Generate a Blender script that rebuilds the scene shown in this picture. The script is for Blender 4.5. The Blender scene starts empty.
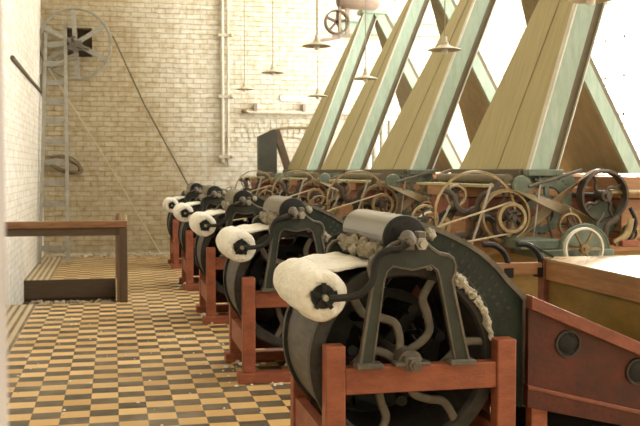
import bpy, bmesh, math, random
from mathutils import Vector, Matrix, noise
random.seed(7)
C = bpy.context.scene.collection
PI = math.pi

# ------------------------------------------------------------------ materials
def new_mat(name):
    m = bpy.data.materials.new(name); m.use_nodes = True
    nt = m.node_tree
    return m, nt, nt.nodes['Principled BSDF']

def mat(name, col, rough=0.6, metal=0.0, var=0.25, scale=6.0, col2=None, bump=0.0, bscale=40.0, stretch=None, spec=0.4):
    """procedural: noise between col and col2 (default: a darker col)"""
    m, nt, b = new_mat(name)
    N, L = nt.nodes, nt.links
    tc = N.new('ShaderNodeTexCoord'); mp = N.new('ShaderNodeMapping')
    L.new(tc.outputs['Object'], mp.inputs['Vector'])
    if stretch: mp.inputs['Scale'].default_value = stretch
    nz = N.new('ShaderNodeTexNoise'); nz.inputs['Scale'].default_value = scale; nz.inputs['Detail'].default_value = 6
    nz.inputs['Roughness'].default_value = 0.65
    L.new(mp.outputs['Vector'], nz.inputs['Vector'])
    rp = N.new('ShaderNodeValToRGB')
    c2 = col2 if col2 else tuple(c * (1 - var) for c in col)
    rp.color_ramp.elements[0].position = 0.34; rp.color_ramp.elements[0].color = (*c2, 1)
    rp.color_ramp.elements[1].position = 0.66; rp.color_ramp.elements[1].color = (*col, 1)
    L.new(nz.outputs['Fac'], rp.inputs['Fac']); L.new(rp.outputs['Color'], b.inputs['Base Color'])
    b.inputs['Roughness'].default_value = rough; b.inputs['Metallic'].default_value = metal
    b.inputs['Specular IOR Level'].default_value = spec
    if bump > 0:
        n2 = N.new('ShaderNodeTexNoise'); n2.inputs['Scale'].default_value = bscale; n2.inputs['Detail'].default_value = 4
        L.new(mp.outputs['Vector'], n2.inputs['Vector'])
        bp = N.new('ShaderNodeBump'); bp.inputs['Strength'].default_value = bump; bp.inputs['Distance'].default_value = 0.02
        L.new(n2.outputs['Fac'], bp.inputs['Height']); L.new(bp.outputs['Normal'], b.inputs['Normal'])
    return m

def brick_mat(name, axis, base, alt, mortar, tan_area=None, bump=0.5):
    m, nt, b = new_mat(name)
    N, L = nt.nodes, nt.links
    tc = N.new('ShaderNodeTexCoord'); sp = N.new('ShaderNodeSeparateXYZ'); cb = N.new('ShaderNodeCombineXYZ')
    L.new(tc.outputs['Object'], sp.inputs[0])
    L.new(sp.outputs['X' if axis == 'X' else 'Y'], cb.inputs['X']); L.new(sp.outputs['Z'], cb.inputs['Y'])
    wob = N.new('ShaderNodeTexNoise'); wob.inputs['Scale'].default_value = 5.0
    L.new(tc.outputs['Object'], wob.inputs['Vector'])
    mx = N.new('ShaderNodeVectorMath'); mx.operation = 'MULTIPLY_ADD'
    mx.inputs[1].default_value = (0.05, 0.045, 0); L.new(wob.outputs['Color'], mx.inputs[0]); L.new(cb.outputs[0], mx.inputs[2])
    br = N.new('ShaderNodeTexBrick'); L.new(mx.outputs[0], br.inputs['Vector'])
    br.inputs['Scale'].default_value = 1.0
    br.inputs['Brick Width'].default_value = 0.26; br.inputs['Row Height'].default_value = 0.094
    br.inputs['Mortar Size'].default_value = 0.008; br.inputs['Mortar Smooth'].default_value = 0.4
    br.inputs['Color1'].default_value = (*base, 1); br.inputs['Color2'].default_value = (*alt, 1)
    br.inputs['Mortar'].default_value = (*mortar, 1)
    nz = N.new('ShaderNodeTexNoise'); nz.inputs['Scale'].default_value = 9.0; nz.inputs['Detail'].default_value = 7
    L.new(tc.outputs['Object'], nz.inputs['Vector'])
    rp = N.new('ShaderNodeValToRGB')
    rp.color_ramp.elements[0].position = 0.3; rp.color_ramp.elements[0].color = (0.80, 0.72, 0.59, 1)
    rp.color_ramp.elements[1].position = 0.6; rp.color_ramp.elements[1].color = (1, 1, 1, 1)
    L.new(nz.outputs['Fac'], rp.inputs['Fac'])
    mu = N.new('ShaderNodeMix'); mu.data_type = 'RGBA'; mu.blend_type = 'MULTIPLY'; mu.inputs[0].default_value = 1
    L.new(br.outputs['Color'], mu.inputs[6]); L.new(rp.outputs['Color'], mu.inputs[7])
    out = mu.outputs[2]
    if tan_area:
        # darker tan area: left of a ragged line x < a + b*(z-z0), colour multiplied
        a, bb, z0, colr = tan_area
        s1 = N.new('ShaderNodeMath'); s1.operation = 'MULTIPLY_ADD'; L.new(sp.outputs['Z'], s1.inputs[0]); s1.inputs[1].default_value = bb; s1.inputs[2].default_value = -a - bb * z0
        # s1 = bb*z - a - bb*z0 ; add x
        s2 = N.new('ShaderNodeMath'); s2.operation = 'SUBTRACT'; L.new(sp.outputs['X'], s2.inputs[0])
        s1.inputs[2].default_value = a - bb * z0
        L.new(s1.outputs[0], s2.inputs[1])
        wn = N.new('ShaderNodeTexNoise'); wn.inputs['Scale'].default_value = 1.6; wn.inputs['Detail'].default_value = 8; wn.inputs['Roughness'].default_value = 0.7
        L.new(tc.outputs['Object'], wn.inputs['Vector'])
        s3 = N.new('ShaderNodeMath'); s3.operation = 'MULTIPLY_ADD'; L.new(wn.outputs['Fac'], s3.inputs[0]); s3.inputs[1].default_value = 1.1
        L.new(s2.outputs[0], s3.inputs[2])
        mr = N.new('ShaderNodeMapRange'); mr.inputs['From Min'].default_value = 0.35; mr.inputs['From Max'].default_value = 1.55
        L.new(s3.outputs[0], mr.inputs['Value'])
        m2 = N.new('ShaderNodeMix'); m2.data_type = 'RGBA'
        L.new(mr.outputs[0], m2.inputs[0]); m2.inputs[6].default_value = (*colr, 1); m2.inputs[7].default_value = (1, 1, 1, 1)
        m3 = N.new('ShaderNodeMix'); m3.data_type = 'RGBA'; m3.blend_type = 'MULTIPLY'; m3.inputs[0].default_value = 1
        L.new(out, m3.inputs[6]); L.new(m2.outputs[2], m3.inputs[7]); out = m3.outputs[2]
    L.new(out, b.inputs['Base Color'])
    b.inputs['Roughness'].default_value = 0.8; b.inputs['Specular IOR Level'].default_value = 0.25
    ad = N.new('ShaderNodeMath'); ad.operation = 'MULTIPLY_ADD'; L.new(br.outputs['Fac'], ad.inputs[0]); ad.inputs[1].default_value = -1.0
    L.new(nz.outputs['Fac'], ad.inputs[2])
    bp = N.new('ShaderNodeBump'); bp.inputs['Strength'].default_value = bump; bp.inputs['Distance'].default_value = 0.015
    L.new(ad.outputs[0], bp.inputs['Height']); L.new(bp.outputs['Normal'], b.inputs['Normal'])
    return m

def floor_mat():
    m, nt, b = new_mat('checker_tiles')
    N, L = nt.nodes, nt.links
    tc = N.new('ShaderNodeTexCoord'); sp = N.new('ShaderNodeSeparateXYZ'); L.new(tc.outputs['Object'], sp.inputs[0])
    def M(op, a, bv=None, c=None):
        n = N.new('ShaderNodeMath'); n.operation = op
        for i, v in enumerate((a, bv, c)):
            if v is None: continue
            if isinstance(v, (int, float)): n.inputs[i].default_value = v
            else: L.new(v, n.inputs[i])
        return n.outputs[0]
    X, Y = sp.outputs['X'], sp.outputs['Y']
    TX, TY = 0.185, 0.163
    u = M('DIVIDE', M('SUBTRACT', X, 0.021), TX); v = M('DIVIDE', M('SUBTRACT', Y, 6.215), TY)
    iu, iv = M('FLOOR', u), M('FLOOR', v)
    par = M('FLOORED_MODULO', M('ADD', iu, iv), 2.0)            # 1 at iu=-1, iv=0 -> dark
    cb = N.new('ShaderNodeCombineXYZ'); L.new(iu, cb.inputs[0]); L.new(iv, cb.inputs[1])
    wn = N.new('ShaderNodeTexWhiteNoise'); wn.noise_dimensions = '2D'; L.new(cb.outputs[0], wn.inputs['Vector'])
    def ramp(fac, c1, c2):
        r = N.new('ShaderNodeValToRGB'); r.color_ramp.elements[0].color = (*c1, 1); r.color_ramp.elements[1].color = (*c2, 1)
        L.new(fac, r.inputs['Fac']); return r.outputs['Color']
    lt = ramp(wn.outputs['Value'], (0.52, 0.315, 0.105), (0.74, 0.50, 0.215))
    dk = ramp(wn.outputs['Value'], (0.055, 0.040, 0.022), (0.125, 0.092, 0.054))
    def mix(f, a, c, bt='MIX'):
        n = N.new('ShaderNodeMix'); n.data_type = 'RGBA'; n.blend_type = bt
        for s, v in ((0, f), (6, a), (7, c)):
            if isinstance(v, (int, float)): n.inputs[s].default_value = v
            elif isinstance(v, tuple): n.inputs[s].default_value = (*v, 1)
            else: L.new(v, n.inputs[s])
        return n.outputs[2]
    tile = mix(par, lt, dk)
    # grout
    fu, fv = M('FRACT', u), M('FRACT', v)
    gu = M('MINIMUM', fu, M('SUBTRACT', 1.0, fu)); gv = M('MINIMUM', fv, M('SUBTRACT', 1.0, fv))
    g = M('LESS_THAN', M('MINIMUM', gu, gv), 0.012)
    tile = mix(M('MULTIPLY', g, 0.6), tile, (0.16, 0.12, 0.075))
    # striped border along the left wall
    bx = M('DIVIDE', M('SUBTRACT', X, -1.28), 0.085)
    sm = M('LESS_THAN', M('FRACT', bx), 0.42)
    bord = mix(sm, (0.56, 0.44, 0.25), (0.15, 0.105, 0.06))
    isb = M('LESS_THAN', X, -0.90)
    colr = mix(isb, tile, bord)
    # dust worn into the tiles
    nz = N.new('ShaderNodeTexNoise'); nz.inputs['Scale'].default_value = 1.3; nz.inputs['Detail'].default_value = 9; nz.inputs['Roughness'].default_value = 0.7
    L.new(tc.outputs['Object'], nz.inputs['Vector'])
    mr = N.new('ShaderNodeMapRange'); mr.inputs['From Min'].default_value = 0.46; mr.inputs['From Max'].default_value = 0.75; mr.inputs['To Max'].default_value = 0.32
    L.new(nz.outputs['Fac'], mr.inputs['Value'])
    colr = mix(mr.outputs[0], colr, (0.56, 0.47, 0.32))
    L.new(colr, b.inputs['Base Color'])
    n2 = N.new('ShaderNodeTexNoise'); n2.inputs['Scale'].default_value = 7; n2.inputs['Detail'].default_value = 5
    L.new(tc.outputs['Object'], n2.inputs['Vector'])
    r2 = N.new('ShaderNodeMapRange'); r2.inputs['To Min'].default_value = 0.32; r2.inputs['To Max'].default_value = 0.7
    L.new(n2.outputs['Fac'], r2.inputs['Value']); L.new(r2.outputs[0], b.inputs['Roughness'])
    bp = N.new('ShaderNodeBump'); bp.inputs['Strength'].default_value = 0.25; bp.inputs['Distance'].default_value = 0.004
    L.new(M('SUBTRACT', n2.outputs['Fac'], g), bp.inputs['Height']); L.new(bp.outputs['Normal'], b.inputs['Normal'])
    return m

MT = {}
MT['wall_back'] = brick_mat('cream_painted_brick', 'X', (0.76, 0.725, 0.62), (0.68, 0.64, 0.53), (0.56, 0.50, 0.38), tan_area=(0.95, -0.27, 2.0, (0.60, 0.53, 0.41)), bump=0.9)
MT['wall_side'] = brick_mat('white_painted_brick', 'Y', (0.70, 0.675, 0.61), (0.665, 0.635, 0.565), (0.57, 0.53, 0.45), bump=0.35)
MT['floor'] = floor_mat()
MT['plaster'] = mat('warm_plaster', (0.78, 0.73, 0.62), 0.85, scale=3)
MT['pit'] = mat('old_dark_plank', (0.070, 0.042, 0.024), 0.8, scale=5, stretch=(1, 8, 8), bump=0.3)
MT['redwood'] = mat('red_painted_wood', (0.335, 0.105, 0.050), 0.5, scale=7, col2=(0.22, 0.064, 0.031), bump=0.15, stretch=(1.2, 1.2, 3))
MT['redpanel'] = mat('dark_red_painted_panel', (0.105, 0.021, 0.012), 0.42, scale=5, col2=(0.048, 0.014, 0.009), bump=0.15)
MT['redrail'] = mat('worn_red_brown_rail', (0.27, 0.088, 0.048), 0.55, scale=9, col2=(0.16, 0.052, 0.029), bump=0.15)
MT['brownwood'] = mat('orange_brown_board', (0.42, 0.215, 0.090), 0.5, scale=4, col2=(0.27, 0.130, 0.055), stretch=(1, 1, 8), bump=0.12)
MT['goldwood'] = mat('golden_brown_panel', (0.33, 0.205, 0.055), 0.36, scale=3, col2=(0.19, 0.115, 0.032), stretch=(1, 1, 3))
MT['railwood'] = mat('polished_brown_handrail', (0.30, 0.155, 0.070), 0.35, scale=4, col2=(0.17, 0.080, 0.038), stretch=(1, 10, 10))
MT['darkwood'] = mat('dark_brown_board', (0.115, 0.075, 0.045), 0.55, scale=5, stretch=(1, 8, 8))
MT['postwood'] = mat('weathered_brown_post', (0.24, 0.155, 0.082), 0.7, scale=6, stretch=(8, 8, 1))
MT['ladder'] = mat('grey_painted_wood', (0.33, 0.31, 0.25), 0.6, scale=8, col2=(0.23, 0.212, 0.17))
MT['iron'] = mat('black_iron', (0.024, 0.023, 0.020), 0.55, 0.0, scale=9, col2=(0.011, 0.011, 0.010), bump=0.1, spec=0.25)
MT['greeniron'] = mat('dark_green_enamelled_iron', (0.042, 0.050, 0.037), 0.42, scale=8, col2=(0.022, 0.027, 0.021), bump=0.1, spec=0.3)
MT['hood'] = mat('dark_green_hood_paint', (0.022, 0.034, 0.026), 0.45, scale=7, col2=(0.012, 0.020, 0.016), bump=0.12, spec=0.25)
MT['greyiron'] = mat('dusty_grey_iron', (0.16, 0.137, 0.103), 0.5, 0.0, scale=9, col2=(0.075, 0.064, 0.049), bump=0.15)
MT['brass'] = mat('dusty_bronze_wheel', (0.40, 0.31, 0.17), 0.30, 0.55, scale=9, col2=(0.22, 0.165, 0.085), bump=0.1)
MT['darkwheel'] = mat('brown_black_cast_spoke', (0.085, 0.062, 0.040), 0.5, scale=9, col2=(0.045, 0.034, 0.022))
MT['steel'] = mat('brushed_steel_roller', (0.22, 0.205, 0.175), 0.24, 0.85, scale=5, col2=(0.18, 0.167, 0.14), stretch=(3, 0.4, 3))
MT['coreiron'] = mat('greasy_core_iron', (0.055, 0.048, 0.038), 0.5, scale=12)
MT['rimiron'] = mat('dusty_black_rim', (0.050, 0.046, 0.038), 0.5, scale=14, col2=(0.020, 0.019, 0.016), spec=0.3)
MT['lid'] = mat('polished_pale_lid', (0.50, 0.36, 0.20), 0.22, scale=4, col2=(0.36, 0.24, 0.12), stretch=(1, 1, 6))
MT['shadeblack'] = mat('shade_black', (0.008, 0.007, 0.006), 0.8, scale=9, spec=0.1)
MT['edgewool'] = mat('dulled_edge_wool', (0.56, 0.52, 0.42), 0.95, scale=14, col2=(0.38, 0.34, 0.26), bump=0.9, bscale=50, spec=0.1)
MT['bolt'] = mat('worn_bright_bolt', (0.45, 0.42, 0.35), 0.4, 0.6, scale=12)
MT['drum'] = mat('dusty_drum_sheet', (0.115, 0.104, 0.085), 0.55, scale=5, col2=(0.055, 0.050, 0.041), stretch=(2, 1, 5), bump=0.12)
MT['wool'] = mat('raw_white_wool', (0.86, 0.84, 0.75), 0.95, scale=10, col2=(0.79, 0.75, 0.64), bump=0.9, bscale=28, spec=0.1)
MT['dirtywool'] = mat('grey_wool_waste', (0.42, 0.375, 0.28), 0.95, scale=22, col2=(0.22, 0.19, 0.135), bump=1.0, bscale=60, spec=0.1)
MT['palegreen'] = mat('pale_green_paint', (0.35, 0.435, 0.335), 0.45, scale=5, col2=(0.27, 0.34, 0.26), stretch=(4, 4, 1))
MT['whiteedge'] = mat('cream_edge', (0.76, 0.74, 0.62), 0.5, scale=5)
MT['olive'] = mat('olive_canvas_belt', (0.46, 0.395, 0.20), 0.65, scale=4, col2=(0.38, 0.325, 0.155), stretch=(1.5, 6, 0.5), bump=0.1)
MT['olivedark'] = mat('brown_olive_channel', (0.155, 0.125, 0.072), 0.6, scale=5, stretch=(2, 2, 1))
MT['castgreen'] = mat('sea_green_casting', (0.165, 0.195, 0.140), 0.38, scale=8, col2=(0.085, 0.105, 0.078))
MT['belt'] = mat('tan_leather_belt', (0.26, 0.195, 0.105), 0.5, scale=8, col2=(0.17, 0.120, 0.062))
MT['rope'] = mat('pale_cotton_rope', (0.52, 0.44, 0.27), 0.9, scale=40)
MT['darkrope'] = mat('dark_hemp_rope', (0.14, 0.11, 0.07), 0.9, scale=40)
MT['enamel'] = mat('white_enamel', (0.52, 0.46, 0.32), 0.4, scale=6, var=0.12)
MT['cord'] = mat('pale_flex_cord', (0.34, 0.28, 0.18), 0.7, scale=20)
MT['chute'] = mat('grey_green_sheet_metal', (0.085, 0.085, 0.066), 0.55, scale=4)
MT['brace'] = mat('dull_brown_brace', (0.17, 0.115, 0.075), 0.6, scale=6)
MT['pipe'] = mat('cream_painted_pipe', (0.66, 0.60, 0.47), 0.6, scale=8)
MT['white'] = mat('white_painted_metal', (0.82, 0.80, 0.73), 0.5, scale=6, var=0.1)
MT['mauve'] = mat('mauve_grey_motor_paint', (0.36, 0.28, 0.22), 0.5, scale=6)
MT['rubble'] = mat('pale_rubble', (0.55, 0.47, 0.33), 0.9, scale=20, var=0.5)
MT['dark'] = mat('dark_brown_void', (0.13, 0.095, 0.06), 0.9, scale=5)
MT['letter'] = mat('worn_dull_red_lettering', (0.060, 0.045, 0.036), 0.6, scale=20)
MT['capiron'] = mat('dull_grey_cap', (0.050, 0.040, 0.032), 0.5, scale=12)
MT['olivemid'] = mat('brown_olive_belt', (0.34, 0.285, 0.160), 0.7, scale=4, stretch=(2, 2, 1))
MT['coil'] = mat('brown_rope_coil', (0.20, 0.145, 0.085), 0.9, scale=40)
MT['pink'] = mat('pinkish_door_jamb', (0.37, 0.325, 0.28), 0.7, scale=3, col2=(0.31, 0.265, 0.225))

# ------------------------------------------------------------------ mesh builder
class MB:
    def __init__(s, off=(0, 0, 0)):
        s.bm = bmesh.new(); s.off = Vector(off)
    def v(s, p): return s.bm.verts.new(Vector(p) + s.off)
    def f(s, vs):
        try: return s.bm.faces.new(vs)
        except ValueError: return None
    def box(s, x0, x1, y0, y1, z0, z1):
        p = [s.v((x, y, z)) for x in (x0, x1) for y in (y0, y1) for z in (z0, z1)]
        for q in ((0, 1, 3, 2), (4, 6, 7, 5), (0, 4, 5, 1), (2, 3, 7, 6), (0, 2, 6, 4), (1, 5, 7, 3)): s.f([p[i] for i in q])
        return s
    def bar(s, a, b, w, h, up=(0, 0, 1)):
        """rectangular bar from a to b; w across, h along 'up'"""
        a, b = Vector(a), Vector(b); t = (b - a).normalized(); u = Vector(up)
        if abs(t.dot(u)) > .98: u = Vector((0, 1, 0))
        sd = t.cross(u).normalized(); u = sd.cross(t).normalized()
        r = [[s.v(c + sd * i * w / 2 + u * j * h / 2) for i, j in ((-1, -1), (1, -1), (1, 1), (-1, 1))] for c in (a, b)]
        s.f(r[0][::-1]); s.f(r[1])
        for i in range(4): k = (i + 1) % 4; s.f([r[0][i], r[0][k], r[1][k], r[1][i]])
        return s
    def prism(s, poly, y0, y1, axis='Y'):
        """poly of (x,z) extruded along Y  (axis 'X': poly of (y,z) along X)"""
        mk = (lambda p, t: (p[0], t, p[1])) if axis == 'Y' else (lambda p, t: (t, p[0], p[1]))
        a = [s.v(mk(p, y0)) for p in poly]; b = [s.v(mk(p, y1)) for p in poly]
        s.f(a); s.f(b[::-1]); n = len(poly)
        for i in range(n): k = (i + 1) % n; s.f([a[i], b[i], b[k], a[k]])
        return s
    def lathe(s, prof, c, axis='Y', n=32, closed=True, jit=0.0, cap=False):
        """prof: list of (r, h)"""
        c = Vector(c); rings = []
        for r, h in prof:
            ring = []
            for i in range(n):
                a = 2 * PI * i / n; rr = r * (1 + (random.uniform(-jit, jit) if jit else 0))
                x, z = rr * math.cos(a), rr * math.sin(a)
                d = {'Y': (x, h, z), 'X': (h, x, z), 'Z': (x, z, h)}[axis]
                ring.append(s.v(c + Vector(d)))
            rings.append(ring)
        m = len(rings)
        for j in range(m if closed else m - 1):
            A, B = rings[j], rings[(j + 1) % m]
            for i in range(n): k = (i + 1) % n; s.f([A[i], A[k], B[k], B[i]])
        if cap: s.f(rings[0][::-1]); s.f(rings[-1])
        return s
    def cyl(s, c, r, h0, h1, axis='Y', n=20): return s.lathe([(r, h0), (r, h1)], c, axis, n, False, cap=True)
    def tube(s, path, a, b=None, ref=None, n=8, closed=False):
        """swept section; a radius (or list); with ref: section axis b lies along ref, a across it"""
        P = [Vector(p) for p in path]; m = len(P); rings = []
        prev = None
        for i, p in enumerate(P):
            if closed: t = (P[(i + 1) % m] - P[i - 1])
            else: t = P[min(i + 1, m - 1)] - P[max(i - 1, 0)]
            t.normalize()
            if ref is not None: w = Vector(ref[i] if isinstance(ref, list) else ref); w = (w - t * w.dot(t)).normalized()
            else:
                w = prev if prev is not None else (Vector((0, 1, 0)) if abs(t.y) < .9 else Vector((1, 0, 0)))
                w = (w - t * w.dot(t)).normalized(); prev = w
            q = t.cross(w)
            ra = a[i] if isinstance(a, (list, tuple)) else a
            rb = ra if b is None else b
            if n == 4: an = [PI / 4 + k * PI / 2 for k in range(4)]; f_ = 1.4142
            else: an = [2 * PI * k / n for k in range(n)]; f_ = 1
            rings.append([s.v(p + q * ra * f_ * math.cos(x) + w * rb * f_ * math.sin(x)) for x in an])
        for j in range(m if closed else m - 1):
            A, B = rings[j], rings[(j + 1) % m]
            for i in range(n): k = (i + 1) % n; s.f([A[i], A[k], B[k], B[i]])
        if not closed: s.f(rings[0][::-1]); s.f(rings[-1])
        return s
    def blob(s, c, r, sc=(1, 1, 1), jit=0.3, sub=1):
        g = bmesh.ops.create_icosphere(s.bm, subdivisions=sub, radius=r)
        for v in g['verts']:
            k = 1 + random.uniform(-jit, jit) * (1 if sub < 2 else .25)
            if sub >= 2 and jit > .15:
                q = v.co / r
                k += jit * 1.6 * noise.noise(q * 1.7 + Vector(c) * 37) + jit * .7 * noise.noise(q * 4.5 + Vector(c) * 53)
            v.co = Vector((v.co.x * sc[0] * k, v.co.y * sc[1] * k, v.co.z * sc[2] * k)) + Vector(c) + s.off
        return s
    def fuzz(s, path, rad, amp=.45, n=14, fr=60):
        P = [Vector(p) for p in path]; m = len(P); rings = []
        for i, p in enumerate(P):
            t = (P[min(i + 1, m - 1)] - P[max(i - 1, 0)]).normalized()
            w = Vector((0, 0, 1)) if abs(t.z) < .8 else Vector((0, 1, 0)); w = (w - t * w.dot(t)).normalized(); q = t.cross(w)
            r = rad[i] if isinstance(rad, (list, tuple)) else rad
            e = min(1, .35 + min(i, m - 1 - i) * .25)
            ring = []
            for k in range(n):
                a = 2 * PI * k / n; d = q * math.cos(a) + w * math.sin(a)
                c = p + d * r
                ring.append(s.v(p + d * r * e * (1 + amp * noise.noise(c * fr) + amp * .6 * noise.noise(c * fr * 2.6))))
            rings.append(ring)
        for j in range(m - 1):
            for i in range(n): k = (i + 1) % n; s.f([rings[j][i], rings[j][k], rings[j + 1][k], rings[j + 1][i]])
        s.f(rings[0][::-1]); s.f(rings[-1])
        return s
    def build(s, name, material, parent=None, smooth=35, bevel=0.0):
        bm = s.bm
        bmesh.ops.recalc_face_normals(bm, faces=bm.faces)
        me = bpy.data.meshes.new(name); bm.to_mesh(me); bm.free()
        me.materials.append(material if not isinstance(material, str) else MT[material])
        if smooth:
            me.shade_smooth(); me.set_sharp_from_angle(angle=math.radians(smooth))
        o = bpy.data.objects.new(name, me); C.objects.link(o)
        if parent: o.parent = parent
        if bevel:
            md = o.modifiers.new('bevel', 'BEVEL'); md.width = bevel; md.segments = 2; md.limit_method = 'ANGLE'; md.angle_limit = math.radians(40)
        return o

def smoothpath(pts, k=6, closed=False):
    """Catmull-Rom"""
    P = [Vector(p) for p in pts]; out = []; n = len(P)
    segs = n if closed else n - 1
    for i in range(segs):
        g = (lambda j: P[j % n]) if closed else (lambda j: P[max(0, min(n - 1, j))])
        p0, p1, p2, p3 = g(i - 1), g(i), g(i + 1), g(i + 2)
        for j in range(k):
            t = j / k
            out.append(0.5 * ((2 * p1) + (p2 - p0) * t + (2 * p0 - 5 * p1 + 4 * p2 - p3) * t * t + (3 * p1 - p0 - 3 * p2 + p3) * t ** 3))
    if not closed: out.append(P[-1])
    return out

def empty(name, loc):
    o = bpy.data.objects.new(name, None); C.objects.link(o); o.location = loc; o.empty_display_size = 0.2
    return o
def tag(o, label, cat, group=None, kind=None):
    o['label'] = label; o['category'] = cat
    if group: o['group'] = group
    if kind: o['kind'] = kind
    return o
def structure(o): o['kind'] = 'structure'; return o
def copy_tree(o, loc=None, parent=None):
    c = o.copy(); C.objects.link(c)
    if loc is not None: c.location = loc
    if parent is not None: c.parent = parent
    for ch in list(o.children): copy_tree(ch, None, c)
    return c
def ring_poly(cx, cz, r, a0, a1, n):
    return [(cx + r * math.cos(math.radians(a0 + (a1 - a0) * i / n)), cz + r * math.sin(math.radians(a0 + (a1 - a0) * i / n))) for i in range(n + 1)]

# ------------------------------------------------------------------ room
XL, XR, YB, YF, ZC = -1.28, 9.4, 18.3, -3.2, 6.3
PX1, PY0, PY1 = 0.02, 11.62, 14.2                      # floor opening by the left wall
mb = MB()
xs = [XL, PX1, XR]; ys = [YF, PY0, PY1, YB]
for i in range(2):
    for j in range(3):
        if i == 0 and j == 1: continue
        mb.box(xs[i], xs[i + 1], ys[j], ys[j + 1], -0.06, 0)
structure(mb.build('floor', 'floor', smooth=0))
mb = MB(); mb.box(XL - .3, PX1 + .25, PY0 - .3, PY1 + .3, -0.98, -0.9)
structure(mb.build('floor_pit', 'pit', smooth=0))
mb = MB(); mb.box(XL - .1, PX1, PY1, PY1 + .1, -0.9, -0.06)
structure(mb.build('wall_pit_far', 'pit', smooth=0))
mb = MB(); mb.box(XL - .1, PX1, PY0 - .1, PY0, -0.9, -0.06); mb.box(PX1, PX1 + .1, PY0 - .1, PY1 + .1, -0.9, -0.06)
structure(mb.build('wall_pit_side', 'pit', smooth=0))
mb = MB(); mb.box(XL, PX1, PY1 - .012, PY1 - .001, -0.27, -0.005)
structure(mb.build('trim_pit_board', 'darkwood', smooth=0))
mb = MB(); mb.box(XL, PX1, PY1 - .55, PY1 - .012, -0.9, -0.31)
structure(mb.build('trim_pit_ledge', 'pit', smooth=0))

# back wall with a square hole behind the pulley
HX0, HX1, HZ0, HZ1 = -0.83, -0.36, 3.72, 4.26
mb = MB()
for x0, x1, z0, z1 in ((XL - .3, HX0, -.1, ZC), (HX1, XR + .3, -.1, ZC), (HX0, HX1, -.1, HZ0), (HX0, HX1, HZ1, ZC)):
    mb.box(x0, x1, YB, YB + .3, z0, z1)
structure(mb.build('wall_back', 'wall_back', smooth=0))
mb = MB(); mb.box(HX0 - .1, HX1 + .1, YB + .3, YB + .34, HZ0 - .1, HZ1 + .1)
structure(mb.build('trim_hole_back', 'dark', smooth=0))  # plain dark brown plate closing the wall hole
mb = MB(); mb.box(XL - .3, XL, YF, YB + .3, -1, ZC)
structure(mb.build('wall_left', 'wall_side', smooth=0))
# right wall with tall windows
WIN = [(0.5, 4.0), (5.2, 8.7), (9.9, 13.2), (14.2, 17.7)]; WZ0, WZ1 = 1.2, 5.6
mb = MB(); y = YF - .3
for a, b in WIN:
    mb.box(XR, XR + .3, y, a, 0, ZC); mb.box(XR, XR + .3, a, b, 0, WZ0); mb.box(XR, XR + .3, a, b, WZ1, ZC); y = b
mb.box(XR, XR + .3, y, YB + .3, 0, ZC)
structure(mb.build('wall_right', 'wall_side', smooth=0))
for i, (a, b) in enumerate(WIN):
    mb = MB()
    n = 5
    for k in range(n + 1):
        yy = a + (b - a) * k / n; mb.box(XR + .1, XR + .16, yy - .03, yy + .03, WZ0, WZ1)
    for k in range(7):
        zz = WZ0 + (WZ1 - WZ0) * k / 6; mb.box(XR + .1, XR + .16, a, b, zz - .025, zz + .025)
    structure(mb.build('window_%d' % (i + 1), 'white', smooth=0))
# wall behind the camera and unseen roof, its openings added to light the machines
mb = MB(); mb.box(XL - .3, XR + .3, YF - .3, YF, 0, ZC)
structure(mb.build('wall_front', 'plaster', smooth=0))
ROOF_GAPS = [(-1.5, 0.8), (3.2, 5.0), (8.5, 11.2), (12.0, 14.0), (14.8, 16.8)]; SX0, SX1 = 4.2, 9.2
mb = MB(); y = YF - .3
for a, b in ROOF_GAPS:
    mb.box(XL - .3, XR + .3, y, a, ZC, ZC + .2); mb.box(XL - .3, SX0, a, b, ZC, ZC + .2); mb.box(SX1, XR + .3, a, b, ZC, ZC + .2); y = b
mb.box(XL - .3, XR + .3, y, YB + .3, ZC, ZC + .2)
structure(mb.build('ceiling', 'plaster', smooth=0))
# near jamb at the left edge of the view
mb = MB(); mb.box(XL, -0.104, 0.86, 0.98, 0, 3.2)
structure(mb.build('trim_near_jamb', 'pink', bevel=0.01))
# pale green girder on the back wall
mb = MB(); mb.box(4.45, XR, YB - .12, YB, 4.30, 4.36); mb.box(4.45, XR, YB - .12, YB, 4.54, 4.60); mb.box(4.45, XR, YB - .04, YB, 4.36, 4.54)
structure(mb.build('trim_girder', 'palegreen', smooth=0))
# shallow brick arch and the ledge below it
mb = MB()
for k in range(19):
    a = math.radians(58 + k * 64 / 18); cx, cz = 3.2, 0.55
    d = Vector((math.cos(a), 0, math.sin(a))); p = Vector((cx, YB - .008, cz))
    mb.bar(p + d * 1.72, p + d * 2.05, .095, .02, up=(0, 1, 0))
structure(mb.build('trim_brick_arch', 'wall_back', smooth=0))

# ------------------------------------------------------------------ carding machine (doffer end)
AX, AZ = 1.35, 0.70            # drum axis
Y1 = 4.143; PITCH = 2.80
OFF = (-1.4, -0.45, 0)
def M_(): return MB(OFF)
root = empty('carding_machine', (1.4, Y1 + .45, 0))
# red frame
def post(x0, x1, y0, y1):
    m = M_(); m.box(x0, x1, y0, y1, 0, .795); m.build('post', 'redwood', root, bevel=.008)
post(.939, 1.033, 0, .09); post(1.776, 1.873, 0, .09); post(.939, 1.033, .80, .89); post(1.776, 1.873, .80, .89)
for y0 in (.012, .812):
    m = M_(); m.box(1.033, 1.776, y0, y0 + .07, .564, .689); m.build('cross_rail', 'redwood', root, bevel=.005)
for x0 in (.95, 1.79):
    m = M_(); m.box(x0, x0 + .06, .09, .80, .20, .37); m.build('side_rail', 'redwood', root, bevel=.005)
for y0 in (-.03, .79):
    m = M_(); m.box(.90, 1.92, y0, y0 + .13, 0, .075); m.build('sill', 'redwood', root, bevel=.006)
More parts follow.
